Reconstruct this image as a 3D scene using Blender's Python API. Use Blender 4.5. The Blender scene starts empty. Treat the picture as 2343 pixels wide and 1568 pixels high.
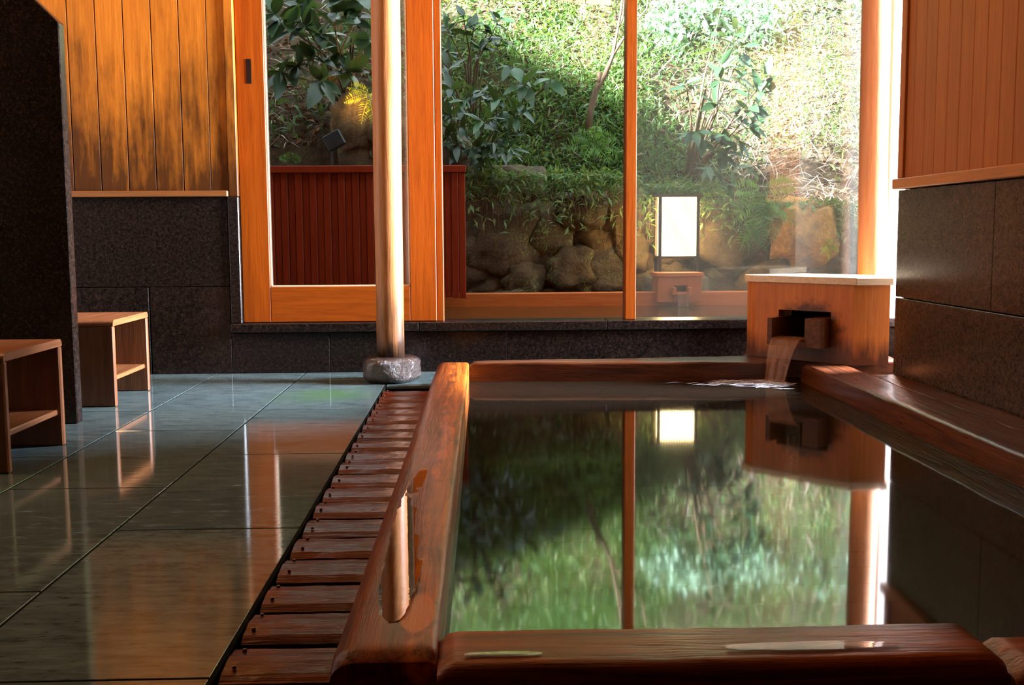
import bpy, bmesh, math, random
import numpy as np
from mathutils import Vector, Matrix, noise
random.seed(7); rng = np.random.default_rng(7)
sc = bpy.context.scene
COL = sc.collection
# ------------------------------------------------------------------ camera
IW, IH, FPX, CAMH = 2343, 1568, 2450.0, 0.6
def cam_axes():
    d = Vector(((1090-IW/2)/FPX, (530-IH/2)/FPX, 1)).normalized()
    p2 = Vector(((2090-IW/2)/FPX, (530-6-IH/2)/FPX, 1))
    up = p2.cross(d).normalized()
    if up.y > 0: up = -up
    x = d.cross(up)
    return x, d, up          # room axes in image camera coords (x right, y down, z forward)
AX, AY, AZ = cam_axes()
def to_room(c): return Vector((AX.dot(c), AY.dot(c), AZ.dot(c)))
cam = bpy.data.cameras.new('camera'); camo = bpy.data.objects.new('camera', cam); COL.objects.link(camo)
cam.sensor_width = 36; cam.lens = 36*FPX/IW; cam.clip_start = .02; cam.clip_end = 200
cx, cy, cz = to_room(Vector((1,0,0))), to_room(Vector((0,-1,0))), to_room(Vector((0,0,-1)))
camo.matrix_world = Matrix(((cx.x,cy.x,cz.x,0),(cx.y,cy.y,cz.y,0),(cx.z,cy.z,cz.z,CAMH),(0,0,0,1)))
sc.camera = camo
def ray(x, y): return to_room(Vector(((x-IW/2)/FPX, (y-IH/2)/FPX, 1)))
def at(x, y, Y): r = ray(x, y); return r*(Y/r.y)+Vector((0,0,CAMH))
# ------------------------------------------------------------------ light
sc.view_settings.view_transform = 'Standard'; sc.view_settings.look = 'None'
sc.view_settings.gamma = 1; sc.view_settings.use_curve_mapping = False
sc.view_settings.exposure = 0.0
sc.cycles.use_denoising = True
sc.cycles.caustics_reflective = False; sc.cycles.caustics_refractive = False
sc.cycles.transparent_max_bounces = 16; sc.cycles.max_bounces = 10
sc.cycles.sample_clamp_indirect = 6
w = bpy.data.worlds.new('sky'); sc.world = w; w.use_nodes = True
bg = w.node_tree.nodes['Background']; bg.inputs['Color'].default_value = (.80,.93,1,1); bg.inputs['Strength'].default_value = 3.2
SUN_TO = Vector((-.75,-.45,.40))
sd = bpy.data.lights.new('sun','SUN'); sd.energy = 135; sd.angle = .10; sd.color = (.95,.99,1)
so = bpy.data.objects.new('sun', sd); COL.objects.link(so); so.rotation_euler = SUN_TO.to_track_quat('Z','Y').to_euler()
def area(name, loc, tgt, sx, sy, e, c):
    l = bpy.data.lights.new(name,'AREA'); l.shape='RECTANGLE'; l.size=sx; l.size_y=sy; l.energy=e; l.color=c
    o = bpy.data.objects.new(name,l); COL.objects.link(o); o.location=loc
    o.rotation_euler=(Vector(loc)-Vector(tgt)).to_track_quat('Z','Y').to_euler(); return o
WARM=(1,.54,.19)
area('ceiling_lamp_left',(-1.45,3.85,2.7),(-1.5,4.3,.6),.5,.3,8.5,WARM)
area('ceiling_lamp_door',(-.2,3.3,2.7),(-.2,4.4,.6),.6,.4,3.6,WARM)
area('ceiling_lamp_right',(.5,2.6,2.7),(1.3,3.2,.6),.8,.6,6.5,WARM)
area('fill_near',(-.1,1.7,2.7),(.0,2.2,.0),.9,.7,2.5,WARM)  # general fill added for the room, no fixture known here
area('side_window_daylight',(4.0,4.22,1.25),(0,4.26,.8),1.1,2.2,5200,(.82,.88,1))
area('ceiling_lamp_wash',(-2.05,2.75,2.7),(-2.0,3.4,1.3),.25,.2,20,WARM)
# ------------------------------------------------------------------ node helper
class N:
    def __init__(s, name):
        s.m = bpy.data.materials.new(name); s.m.use_nodes = True; s.t = s.m.node_tree
        s.b = s.t.nodes['Principled BSDF']; s.out = s.t.nodes['Material Output']
    def new(s, typ, **kw):
        n = s.t.nodes.new(typ)
        for k,v in kw.items(): setattr(n,k,v)
        return n
    def ln(s, a, b): s.t.links.new(a, b)
    def coords(s, scale=(1,1,1), rnd=True, world=False):
        if world: v = s.new('ShaderNodeNewGeometry').outputs['Position']
        else: v = s.new('ShaderNodeTexCoord').outputs['Object']
        if rnd:
            oi = s.new('ShaderNodeObjectInfo'); mu = s.new('ShaderNodeVectorMath',operation='SCALE')
            mu.inputs[0].default_value=(7.3,3.1,5.7); s.ln(oi.outputs['Random'],mu.inputs['Scale'])
            ad = s.new('ShaderNodeVectorMath',operation='ADD'); s.ln(v,ad.inputs[0]); s.ln(mu.outputs[0],ad.inputs[1]); v=ad.outputs[0]
        mp = s.new('ShaderNodeMapping'); mp.inputs['Scale'].default_value=scale; s.ln(v,mp.inputs['Vector'])
        return mp.outputs[0]
    def noise(s, vec, scale, detail=4, rough=.55, dist=0):
        n = s.new('ShaderNodeTexNoise'); n.inputs['Scale'].default_value=scale; n.inputs['Detail'].default_value=detail
        n.inputs['Roughness'].default_value=rough; n.inputs['Distortion'].default_value=dist
        s.ln(vec,n.inputs['Vector']); return n.outputs['Fac']
    def ramp(s, fac, stops, interp='LINEAR'):
        r = s.new('ShaderNodeValToRGB'); cr=r.color_ramp; cr.interpolation=interp
        while len(cr.elements)<len(stops): cr.elements.new(.5)
        for e,(p,c) in zip(cr.elements,stops): e.position=p; e.color=(*c,1) if len(c)==3 else c
        s.ln(fac,r.inputs['Fac']); return r.outputs['Color']
    def mix(s, f, a, b, typ='MIX'):
        n = s.new('ShaderNodeMix',data_type='RGBA',blend_type=typ)
        for v,i in ((f,0),(a,6),(b,7)):
            if hasattr(v,'links'): s.ln(v,n.inputs[i])
            elif i==0: n.inputs[0].default_value=v
            else: n.inputs[i].default_value=(*v,1)
        return n.outputs[2]
    def math(s, op, a, b=0., clamp=False):
        n = s.new('ShaderNodeMath',operation=op,use_clamp=clamp)
        for v,i in ((a,0),(b,1)):
            if hasattr(v,'links'): s.ln(v,n.inputs[i])
            else: n.inputs[i].default_value=v
        return n.outputs[0]
    def bump(s, h, strength=.3, dist=.01):
        n = s.new('ShaderNodeBump'); n.inputs['Strength'].default_value=strength; n.inputs['Distance'].default_value=dist
        s.ln(h,n.inputs['Height']); s.ln(n.outputs[0],s.b.inputs['Normal']); return n.outputs[0]
    def set(s, **kw):
        for k,v in kw.items():
            i = s.b.inputs[k.replace('_',' ')]
            if hasattr(v,'links'): s.ln(v,i)
            elif isinstance(v,tuple): i.default_value=(*v,1)
            else: i.default_value=v
        return s
    def posz(s, lo, hi):
        g = s.new('ShaderNodeNewGeometry'); sp = s.new('ShaderNodeSeparateXYZ'); s.ln(g.outputs['Position'],sp.inputs[0])
        mr = s.new('ShaderNodeMapRange'); mr.inputs[1].default_value=lo; mr.inputs[2].default_value=hi; s.ln(sp.outputs[2],mr.inputs[0])
        return mr.outputs[0]
M = {}
def wood(name, c1, c2, axis='z', rough=.38, bump=.15, coat=0, vary=.25, stain=None, knots=False, fine=1.0, spec=.4):
    k = N(name); sc_ = {'x':(1.2,22,22),'y':(22,1.2,22),'z':(22,22,1.2)}[axis]
    v = k.coords(sc_); g = k.noise(v,2.2*fine,5,.6,.6); col = k.ramp(g,[(.28,c1),(.72,c2)])
    g2 = k.noise(v,9*fine,3,.7); col = k.mix(.35,col,k.ramp(g2,[(.3,(.45,.45,.45)),(.7,(1.15,1.15,1.15))]),'MULTIPLY')
    oi = k.new('ShaderNodeObjectInfo')
    col = k.mix(vary,col,k.ramp(oi.outputs['Random'],[(0,(.55,.5,.48)),(1,(1.35,1.3,1.25))]),'MULTIPLY')
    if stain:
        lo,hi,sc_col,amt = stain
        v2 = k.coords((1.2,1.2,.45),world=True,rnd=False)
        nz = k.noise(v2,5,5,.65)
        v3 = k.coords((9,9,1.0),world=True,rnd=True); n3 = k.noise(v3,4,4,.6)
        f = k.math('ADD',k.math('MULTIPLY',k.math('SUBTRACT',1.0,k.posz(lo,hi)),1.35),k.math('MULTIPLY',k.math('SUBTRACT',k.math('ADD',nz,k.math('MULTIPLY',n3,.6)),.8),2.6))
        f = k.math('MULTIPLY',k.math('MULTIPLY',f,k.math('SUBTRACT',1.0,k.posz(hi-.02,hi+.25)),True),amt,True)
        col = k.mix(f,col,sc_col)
    rg = k.math('ADD',k.math('MULTIPLY',g2,.18),rough-.09)
    k.set(Base_Color=col,Roughness=rg); k.b.inputs['Specular IOR Level'].default_value=spec
    if coat: k.b.inputs['Coat Weight'].default_value=coat; k.b.inputs['Coat Roughness'].default_value=.12
    k.bump(k.math('ADD',g,k.math('MULTIPLY',g2,.5)),bump,.004)
    M[name]=k.m; return k
wood('cedar_door',(.23,.042,.0025),(.34,.071,.004),'z',.38,spec=.18)
wood('cedar_door_rail',(.23,.042,.0025),(.34,.071,.004),'x',.38,spec=.18)
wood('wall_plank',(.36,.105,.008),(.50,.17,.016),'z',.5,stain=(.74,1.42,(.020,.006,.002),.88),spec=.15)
wood('wall_plank_right',(.31,.085,.011),(.41,.125,.018),'z',.5)
wood('wall_rail',(.15,.05,.010),(.24,.085,.018),'x',.5)
wood('wall_rail_right',(.40,.14,.035),(.50,.19,.05),'y',.5)
wood('plank_wet',(.034,.0045,.001),(.135,.020,.004),'x',.19,.5,0,.4,spec=.22)
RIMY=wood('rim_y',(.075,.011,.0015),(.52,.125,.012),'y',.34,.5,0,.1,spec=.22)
wood('rim_dark_x',(.022,.005,.002),(.13,.034,.010),'x',.30,.6,.1,.1,spec=.4)
wood('rim_dark_y',(.020,.005,.002),(.15,.038,.010),'y',.30,.6,.1,.1,spec=.35)
wood('rim_x',(.045,.008,.002),(.38,.09,.011),'x',.33,.6,0,.1,spec=.25)
wood('tub_board_x',(.12,.065,.03),(.2,.115,.05),'x',.4,.3)
wood('tub_board_z',(.10,.05,.02),(.2,.1,.04),'z',.4,.3)
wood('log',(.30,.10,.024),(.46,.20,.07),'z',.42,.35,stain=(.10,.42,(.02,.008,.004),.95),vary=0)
wood('log_right',(.33,.125,.045),(.46,.20,.085),'z',.42,.3,vary=0)
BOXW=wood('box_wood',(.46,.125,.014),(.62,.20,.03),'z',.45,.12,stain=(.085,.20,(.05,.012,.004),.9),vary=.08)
wood('box_lid',(.70,.50,.30),(.84,.66,.45),'x',.3,.1,.4,vary=.05)  # pale colour stands for bright window light on the lid top
wood('trough',(.05,.015,.005),(.16,.055,.014),'x',.4,.3,0,.3,spec=.2)
wood('stool',(.11,.033,.010),(.21,.075,.024),'z',.42,.2,.1,.1)
wood('stool_top',(.15,.048,.015),(.28,.10,.034),'y',.38,.2,.1,.1)
wood('fence_red',(.24,.022,.005),(.32,.034,.008),'z',.5,.1,spec=.15)
wood('outdoor_wood',(.46,.10,.015),(.60,.16,.03),'x',.4,.2)
wood('lantern_wood',(.05,.03,.02),(.10,.06,.04),'z',.5)
wood('ceiling_wood',(.40,.16,.05),(.50,.22,.07),'x',.6)
wood('bark',(.10,.06,.035),(.22,.15,.09),'z',.8,.6)
wood('blind_reed',(.42,.27,.11),(.60,.42,.2),'x',.6)
def granite(name, dark, mid, light, rough):
    k = N(name); v = k.coords(rnd=True)
    n1 = k.noise(v,150,3,.7); n2 = k.noise(v,75,4,.65); vo = k.new('ShaderNodeTexVoronoi'); vo.inputs['Scale'].default_value=170; k.ln(v,vo.inputs['Vector'])
    col = k.ramp(n2,[(.36,dark),(.52,mid),(.66,tuple(x*1.3 for x in mid)),(.78,light)])
    col = k.mix(.55,col,k.ramp(vo.outputs['Color'],[(.2,(.25,.25,.25)),(.8,(1.5,1.45,1.4))]),'MULTIPLY')
    col = k.mix(k.math('MULTIPLY',k.math('SUBTRACT',n1,.6),3.,True),col,light)
    k.set(Base_Color=col,Roughness=k.math('ADD',k.math('MULTIPLY',n1,.15),rough-.07))
    k.b.inputs['Specular IOR Level'].default_value=.38
    k.bump(n1,.04,.002); M[name]=k.m
granite('granite',(.003,.0025,.0025),(.014,.008,.006),(.075,.045,.034),.22)
granite('granite_warm_lit',(.016,.010,.007),(.06,.034,.020),(.18,.115,.07),.27)  # same granite, with warm lamplight put into a lighter, browner colour
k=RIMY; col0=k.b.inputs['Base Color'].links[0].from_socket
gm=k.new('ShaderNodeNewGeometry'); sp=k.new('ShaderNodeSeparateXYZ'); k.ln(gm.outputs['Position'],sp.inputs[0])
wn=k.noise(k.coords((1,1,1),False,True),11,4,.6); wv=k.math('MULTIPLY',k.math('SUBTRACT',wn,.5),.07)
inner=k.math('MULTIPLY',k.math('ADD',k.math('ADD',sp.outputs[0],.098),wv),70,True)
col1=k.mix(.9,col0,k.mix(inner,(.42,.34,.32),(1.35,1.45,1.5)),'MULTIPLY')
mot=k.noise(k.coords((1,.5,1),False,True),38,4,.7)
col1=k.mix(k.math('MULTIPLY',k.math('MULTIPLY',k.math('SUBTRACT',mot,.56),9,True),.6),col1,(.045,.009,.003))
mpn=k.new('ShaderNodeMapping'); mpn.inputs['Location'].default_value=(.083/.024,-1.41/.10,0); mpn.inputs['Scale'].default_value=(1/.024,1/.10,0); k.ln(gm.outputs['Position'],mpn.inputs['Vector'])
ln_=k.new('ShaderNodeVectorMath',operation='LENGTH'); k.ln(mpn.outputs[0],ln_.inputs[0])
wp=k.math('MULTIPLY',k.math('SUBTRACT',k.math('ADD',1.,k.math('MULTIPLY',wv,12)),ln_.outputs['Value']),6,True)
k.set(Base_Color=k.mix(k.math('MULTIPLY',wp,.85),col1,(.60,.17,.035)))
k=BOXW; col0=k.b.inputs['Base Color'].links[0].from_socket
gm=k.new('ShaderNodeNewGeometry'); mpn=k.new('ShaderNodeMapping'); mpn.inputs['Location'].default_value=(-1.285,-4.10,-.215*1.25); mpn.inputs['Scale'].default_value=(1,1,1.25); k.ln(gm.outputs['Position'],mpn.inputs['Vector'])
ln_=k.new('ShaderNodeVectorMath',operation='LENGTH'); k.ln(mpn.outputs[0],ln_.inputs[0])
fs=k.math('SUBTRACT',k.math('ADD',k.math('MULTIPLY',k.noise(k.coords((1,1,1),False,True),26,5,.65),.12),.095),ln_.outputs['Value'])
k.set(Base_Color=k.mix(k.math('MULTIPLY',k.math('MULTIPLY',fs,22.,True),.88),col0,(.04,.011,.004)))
k = N('floor_tile'); v = k.coords((1.2,5,1)); n1=k.noise(v,9,6,.7,.4); n2=k.noise(k.coords((4,16,1)),7,4,.6)
col = k.ramp(n1,[(.3,(.036,.055,.058)),(.5,(.085,.125,.132)),(.75,(.14,.19,.20))])
col = k.mix(k.math('MULTIPLY',k.math('SUBTRACT',n2,.60),7,True),col,(.022,.024,.02))
oi=k.new('ShaderNodeObjectInfo'); col=k.mix(.5,col,k.ramp(oi.outputs['Random'],[(0,(.75,.78,.75)),(1,(1.2,1.15,1.1))]),'MULTIPLY')
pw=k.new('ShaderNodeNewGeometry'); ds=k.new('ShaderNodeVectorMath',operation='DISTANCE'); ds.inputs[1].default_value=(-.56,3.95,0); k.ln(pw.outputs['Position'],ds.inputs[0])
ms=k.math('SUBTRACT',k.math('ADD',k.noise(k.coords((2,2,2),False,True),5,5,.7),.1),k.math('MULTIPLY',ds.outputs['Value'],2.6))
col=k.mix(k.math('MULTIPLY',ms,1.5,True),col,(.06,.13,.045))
k.set(Base_Color=col,Roughness=k.math('ADD',k.math('MULTIPLY',n2,.10),.01)); k.b.inputs['Specular IOR Level'].default_value=.55
k.bump(n1,.05,.002); M['floor_tile']=k.m
def plain(name, c, rough=.5, metal=0, nscale=20, var=.3, bump=.2, coat=0, spec=.5, bd=.01):
    k=N(name); v=k.coords(); n=k.noise(v,nscale,5,.65)
    col=k.ramp(n,[(.3,tuple(x*(1-var) for x in c)),(.7,tuple(min(1,x*(1+var)) for x in c))])
    k.set(Base_Color=col,Roughness=rough,Metallic=metal); k.b.inputs['Coat Weight'].default_value=coat; k.b.inputs['Specular IOR Level'].default_value=spec
    if bump: k.bump(n,bump,bd)
    M[name]=k.m; return k
plain('grout',(.012,.012,.011),1,spec=0)
plain('backing',(.016,.008,.005),.9,spec=.05)
plain('plaster',(.45,.40,.33),.8)
plain('base_stone',(.035,.020,.016),.22,nscale=60,bump=.8,coat=.5,bd=.02)
plain('white_metal',(.75,.78,.82),.35,var=.03,bump=0)
plain('dark_metal',(.03,.03,.032),.4,.3)
plain('chrome',(.5,.5,.5),.25,1,bump=0)
plain('nail',(.12,.06,.04),.35,.7,bump=0)
plain('soil',(.045,.026,.013),.95,nscale=9,var=.6,bump=1,bd=.08)
plain('soil_slope',(.055,.032,.014),.95,nscale=6,var=.6,bump=1,bd=.08)
plain('litter',(.20,.085,.035),.8,nscale=40,var=.6,bump=0)
plain('straw',(.52,.42,.35),.8,nscale=30,var=.4,bump=0)
plain('twig',(.16,.10,.06),.8,nscale=30,var=.4,bump=0)
plain('foam_glint',(.75,.75,.82),.5,nscale=60,var=.1,bump=0)
def stone(name, c, moss):
    k=N(name); v=k.coords(); n=k.noise(v,7,7,.7); n2=k.noise(v,45,4,.7)
    col=k.ramp(n,[(.3,tuple(x*.35 for x in c)),(.5,c),(.72,tuple(min(1,x*1.7) for x in c))])
    col=k.mix(.5,col,k.ramp(n2,[(.3,(.4,.4,.4)),(.7,(1.5,1.5,1.5))]),'MULTIPLY')
    if moss:
        mm=k.noise(k.coords((1,1,1)),6,4,.6); sp=k.noise(v,70,2,.5)
        f=k.math('MULTIPLY',k.math('MULTIPLY',k.math('SUBTRACT',mm,.50),6,True),k.math('MULTIPLY',k.math('SUBTRACT',sp,.50),10,True))
        col=k.mix(k.math('MULTIPLY',f,moss,True),col,(.20,.30,.10))
    k.set(Base_Color=col,Roughness=.75); k.bump(k.math('ADD',n,k.math('MULTIPLY',n2,.4)),.9,.03); M[name]=k.m
stone('stone_brown',(.095,.055,.024),1); stone('stone_grey',(.12,.085,.055),.3); stone('stone_ochre',(.46,.22,.05),0); stone('stone_tan',(.18,.11,.05),.2)
def leafmat(name, c, rough=.35, tr=.25, var=.35):
    k=N(name); oi=k.new('ShaderNodeObjectInfo'); v=k.coords((1,1,1)); n=k.noise(v,14,2,.5)
    col=k.ramp(k.math('ADD',k.math('MULTIPLY',oi.outputs['Random'],.5),k.math('MULTIPLY',n,.5)),[(.2,tuple(x*(1-var) for x in c)),(.8,tuple(x*(1+var) for x in c))])
    k.set(Base_Color=col,Roughness=rough)
    t=k.new('ShaderNodeBsdfTranslucent'); k.ln(k.mix(.5,col,(.35,.5,.05)),t.inputs['Color'])
    mx=k.new('ShaderNodeMixShader'); mx.inputs[0].default_value=tr; k.ln(k.b.outputs[0],mx.inputs[1]); k.ln(t.outputs[0],mx.inputs[2]); k.ln(mx.outputs[0],k.out.inputs['Surface'])
    M[name]=k.m
leafmat('leaf_dark',(.022,.052,.024),.3,.08); leafmat('leaf_mid',(.045,.10,.045),.33,.15)
leafmat('cover_green',(.11,.22,.075),.5,.3); leafmat('cover_yellow',(.22,.26,.10),.5,.3); leafmat('cover_dark',(.035,.10,.025),.5,.2)
leafmat('leaf_glare',(.34,.50,.40),.5,.35); leafmat('fern',(.10,.22,.04),.5,.3); leafmat('fern_yellow',(.5,.5,.03),.5,.3); leafmat('leaf_red',(.35,.07,.02),.5,.2)  # first leaf colour is whitened to stand for overexposed sunlight
def glassy(name, tint, haze=0, rough=0., refl=1.0):
    k=N(name); t=k.t; tr=k.new('ShaderNodeBsdfTransparent'); tr.inputs[0].default_value=(*tint,1)
    gl=k.new('ShaderNodeBsdfGlossy'); gl.inputs['Roughness'].default_value=rough
    fr=k.new('ShaderNodeFresnel'); fr.inputs['IOR'].default_value=1.45
    mx=k.new('ShaderNodeMixShader'); k.ln(k.math('MULTIPLY',fr.outputs[0],refl),mx.inputs[0]); k.ln(tr.outputs[0],mx.inputs[1]); k.ln(gl.outputs[0],mx.inputs[2]); o=mx.outputs[0]
    if haze:
        tl=k.new('ShaderNodeBsdfTranslucent'); tl.inputs[0].default_value=(.95,.95,.95,1)
        n=k.noise(k.coords((1,1,1),False),2.2,3,.5); m2=k.new('ShaderNodeMixShader'); k.ln(k.math('MULTIPLY',n,haze),m2.inputs[0]); k.ln(o,m2.inputs[1]); k.ln(tl.outputs[0],m2.inputs[2]); o=m2.outputs[0]
    k.ln(o,k.out.inputs['Surface']); M[name]=k.m
glassy('glass',(.97,.98,.97)); glassy('glass_steamed',(.97,.98,.97),.12)
def water(name, tint, rough, bump, murk, murkf):
    k=N(name); tr=k.new('ShaderNodeBsdfTransparent'); tr.inputs[0].default_value=(*tint,1)
    df=k.new('ShaderNodeBsdfDiffuse'); df.inputs[0].default_value=(*murk,1)
    m0=k.new('ShaderNodeMixShader'); m0.inputs[0].default_value=murkf; k.ln(tr.outputs[0],m0.inputs[1]); k.ln(df.outputs[0],m0.inputs[2])
    gl=k.new('ShaderNodeBsdfGlossy'); gl.inputs['Roughness'].default_value=rough
    fr=k.new('ShaderNodeFresnel'); fr.inputs['IOR'].default_value=1.48
    n=k.noise(k.coords((.5,5,1),False,True),9,2,.5); bp=k.new('ShaderNodeBump'); bp.inputs['Strength'].default_value=bump; bp.inputs['Distance'].default_value=.01; k.ln(n,bp.inputs['Height'])
    k.ln(bp.outputs[0],gl.inputs['Normal'])
    mx=k.new('ShaderNodeMixShader'); k.ln(fr.outputs[0],mx.inputs[0]); k.ln(m0.outputs[0],mx.inputs[1]); k.ln(gl.outputs[0],mx.inputs[2]); k.ln(mx.outputs[0],k.out.inputs['Surface']); M[name]=k.m
water('bath_water',(.30,.22,.14),.046,.0,(.020,.014,.009),.72)
water('outdoor_water',(.6,.5,.36),.06,.08,(.2,.1,.03),.35)
water('puddle',(.92,.90,.88),.015,.03,(.3,.3,.3),.0)
k=N('stream'); k.set(Base_Color=(.40,.20,.13),Roughness=.15,Alpha=.42); n=k.noise(k.coords((60,60,2),False),1.6,3,.6)
k.set(Alpha=k.math('ADD',k.math('MULTIPLY',n,.55),.0)); k.bump(n,.5,.01); M['stream']=k.m
k=N('lamp_paper'); k.set(Base_Color=(.9,.85,.7),Roughness=.8); k.b.inputs['Emission Color'].default_value=(1,.74,.34,1); k.b.inputs['Emission Strength'].default_value=24; M['lamp_paper']=k.m
# ------------------------------------------------------------------ mesh helpers
WL = {}
def mesh(name, V, F, smooth=False):
    m = bpy.data.meshes.new(name); m.from_pydata([tuple(v) for v in V],[],F); m.update()
    if smooth: m.polygons.foreach_set('use_smooth',[True]*len(m.polygons))
    return m
def obj(name, m, mat, parent=None, loc=(0,0,0)):
    o = bpy.data.objects.new(name, m); COL.objects.link(o)
    if mat and not m.materials: m.materials.append(M[mat])
    loc = Vector(loc); WL[o.name]=loc.copy()
    if parent: o.parent=parent; o.location = loc-WL[parent.name]
    else: o.location = loc
    return o
def empty(name, loc): 
    o = bpy.data.objects.new(name,None); COL.objects.link(o); o.location=loc; o.empty_display_size=.05; WL[o.name]=Vector(loc); return o
def tag(o, label, cat=None, group=None, kind=None):
    o['label']=label
    if cat: o['category']=cat
    if group: o['group']=group
    if kind: o['kind']=kind
    return o
def cbox_vf(sx, sy, sz, b):
    hx,hy,hz=sx/2,sy/2,sz/2; V=[];idx={}
    for x in(-1,1):
        for y in(-1,1):
            for z in(-1,1):
                for a in range(3):
                    p=[x*(hx-b),y*(hy-b),z*(hz-b)]; p[a]=(x*hx,y*hy,z*hz)[a]; idx[(x,y,z,a)]=len(V); V.append(p)
    F=[]
    for a in range(3):
        o1,o2=[i for i in range(3) if i!=a]
        for s in(-1,1):
            q=[]
            for u,v in((-1,-1),(1,-1),(1,1),(-1,1)):
                c=[0,0,0]; c[a]=s; c[o1]=u; c[o2]=v; q.append(idx[(*c,a)])
            F.append(q)
        for u in(-1,1):
            for v in(-1,1):   # edge along axis a
                c0=[0,0,0]; c0[a]=-1; c0[o1]=u; c0[o2]=v; c1=list(c0); c1[a]=1
                F.append([idx[(*c0,o1)],idx[(*c1,o1)],idx[(*c1,o2)],idx[(*c0,o2)]])
    for x in(-1,1):
        for y in(-1,1):
            for z in(-1,1): F.append([idx[(x,y,z,a)] for a in range(3)])
    return V,F
def fixn(m):
    bm=bmesh.new(); bm.from_mesh(m); bmesh.ops.recalc_face_normals(bm,faces=bm.faces); bm.to_mesh(m); bm.free(); return m
_bc={}
def box(name, x0,x1,y0,y1,z0,z1, mat, parent=None, b=.002):
    s=(round(x1-x0,4),round(y1-y0,4),round(z1-z0,4),b,mat)
    if s not in _bc:
        V,F=cbox_vf(*s[:4]); _bc[s]=fixn(mesh(name,V,F)); _bc[s].materials.append(M[mat])
    return obj(name,_bc[s],mat,parent,((x0+x1)/2,(y0+y1)/2,(z0+z1)/2))
class MB:
    def __init__(s): s.V=[]; s.F=[]
    def add(s,V,F):
        n=len(s.V); s.V+= [tuple(v) for v in V]; s.F+=[[i+n for i in f] for f in F]
    def box(s,x0,x1,y0,y1,z0,z1,b=.002):
        V,F=cbox_vf(x1-x0,y1-y0,z1-z0,b); c=((x0+x1)/2,(y0+y1)/2,(z0+z1)/2)
        s.add([(v[0]+c[0],v[1]+c[1],v[2]+c[2]) for v in V],F)
    def prism(s,poly,z0,z1):
        n=len(poly); s.add([(x,y,z0) for x,y in poly]+[(x,y,z1) for x,y in poly],[list(range(n))[::-1],list(range(n,2*n))]+[[i,(i+1)%n,n+(i+1)%n,n+i] for i in range(n)])
    def tube(s,pts,rad,n=8):
        pts=[Vector(p) for p in pts]; rings=[]
        for i,p in enumerate(pts):
            d=(pts[min(i+1,len(pts)-1)]-pts[max(i-1,0)]).normalized(); a=d.orthogonal().normalized() if i==0 else (rings[-1][1]-d*rings[-1][1].dot(d)).normalized()
            b=d.cross(a); r=rad[i] if hasattr(rad,'__len__') else rad
            rings.append(([p+(a*math.cos(t)+b*math.sin(t))*r for t in [2*math.pi*j/n for j in range(n)]],a))
        V=[v for r,_ in rings for v in r]; F=[]
        for i in range(len(pts)-1):
            for j in range(n): F.append([i*n+j,i*n+(j+1)%n,(i+1)*n+(j+1)%n,(i+1)*n+j])
        F+= [list(range(n))[::-1],list(range((len(pts)-1)*n,len(pts)*n))]; s.add(V,F)
    def build(s,name,mat,parent=None,loc=(0,0,0),smooth=False,fix=True):
        m=mesh(name,[Vector(v)-Vector(loc) for v in s.V],s.F,smooth)
        if fix: fixn(m)
        return obj(name,m,mat,parent,loc)
# ------------------------------------------------------------------ room shell
CE=2.8; GAP=-.361; XL=-2.6; XR=1.515; YF=-1.9; YB=4.6; XA=1.95
fl=MB(); fl.box(XL-.1,GAP,YF-.1,4.72,-.16,-.0015,0); fl.box(GAP+.001,-.06,YF-.1,4.72,-.16,-.092,0); fl.box(-.06,XA+.1,4.36,4.72,-.16,-.012,0); fl.box(-.06,XA+.1,YF-.1,1.2,-.16,-.012,0)
floor=fl.build('floor','grout'); tag(floor,'wet grey green stone tiled floor of the bath room','floor',kind='structure')
GAP=-.361; TW=.3735; TL=.741; g=.003
for c in range(6):
    x1=GAP-.004-c*TW; x0=x1-TW
    y=1.409 + (TL/2 if c%2==1 else 0) - 4*TL
    while y<4.6:
        y0,y1=max(y,-.2),min(y+TL,4.598)
        if y1-y0>.03: box('tile',x0+g,x1-g,y0+g,y1-g,-.011,0,'floor_tile',floor,.0007)
        y+=TL
for (x0,x1) in((-.361,-.08),): box('tile',x0+g,x1-g,4.165,4.598,-.011,0,'floor_tile',floor,.0007)
box('tile',-.078,1.0,4.33,4.598,-.011,0,'floor_tile',floor,.0007)
# back wall
DX0,DX1=-1.004,1.86      # opening
wb=MB(); wb.box(XL-.1,DX0,YB+.03,YB+.16,0,CE,0); wb.box(DX0,XA+.1,YB+.03,YB+.16,-.1,.17,0); wb.box(DX0,XA+.1,YB+.03,YB+.16,1.85,CE,0)
wall=wb.build('wall_back','backing'); tag(wall,'back wall of upright cedar boards above dark polished granite','wall',kind='structure')
# granite panels: upper row z .374-.756, lower row 0-.37 ; frame strip and sill
for (x0,x1,z0,z1) in((-2.6,-1.052,.3745,.752),(-2.6,-1.395,0,.3715),(-1.392,-1.052,0,.3715)):
    box('granite_panel',x0+.001,x1-.001,YB,YB+.03,z0,z1,'granite',wall,.0015)
for x0,x1 in((-1.052,-.634),(-.634,.127),(.127,.89),(.89,1.95)):
    box('granite_panel',x0+.001,x1-.001,YB,YB+.03,0,.172,'granite',wall,.0015)
box('granite_jamb',-1.049,DX0,YB-.006,YB+.12,.215,.752,'granite',wall,.003)
for x0,x1 in((-1.049,-.25),(-.248,.56),(.562,1.95)):
    box('granite_sill',x0,x1,YB-.02,YB+.15,.176,.2145,'granite',wall,.003)
box('wall_rail',-2.6,-1.045,YB-.022,YB+.03,.753,.778,'wall_rail',wall,.003)
xs=[-1.115-.1142*i for i in range(13)]
for i,x in enumerate(xs): box('plank',x-.1142+.0024,x-.0024,YB+.002,YB+.03,.779,CE-.01,'wall_plank',wall,.0005)
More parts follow.
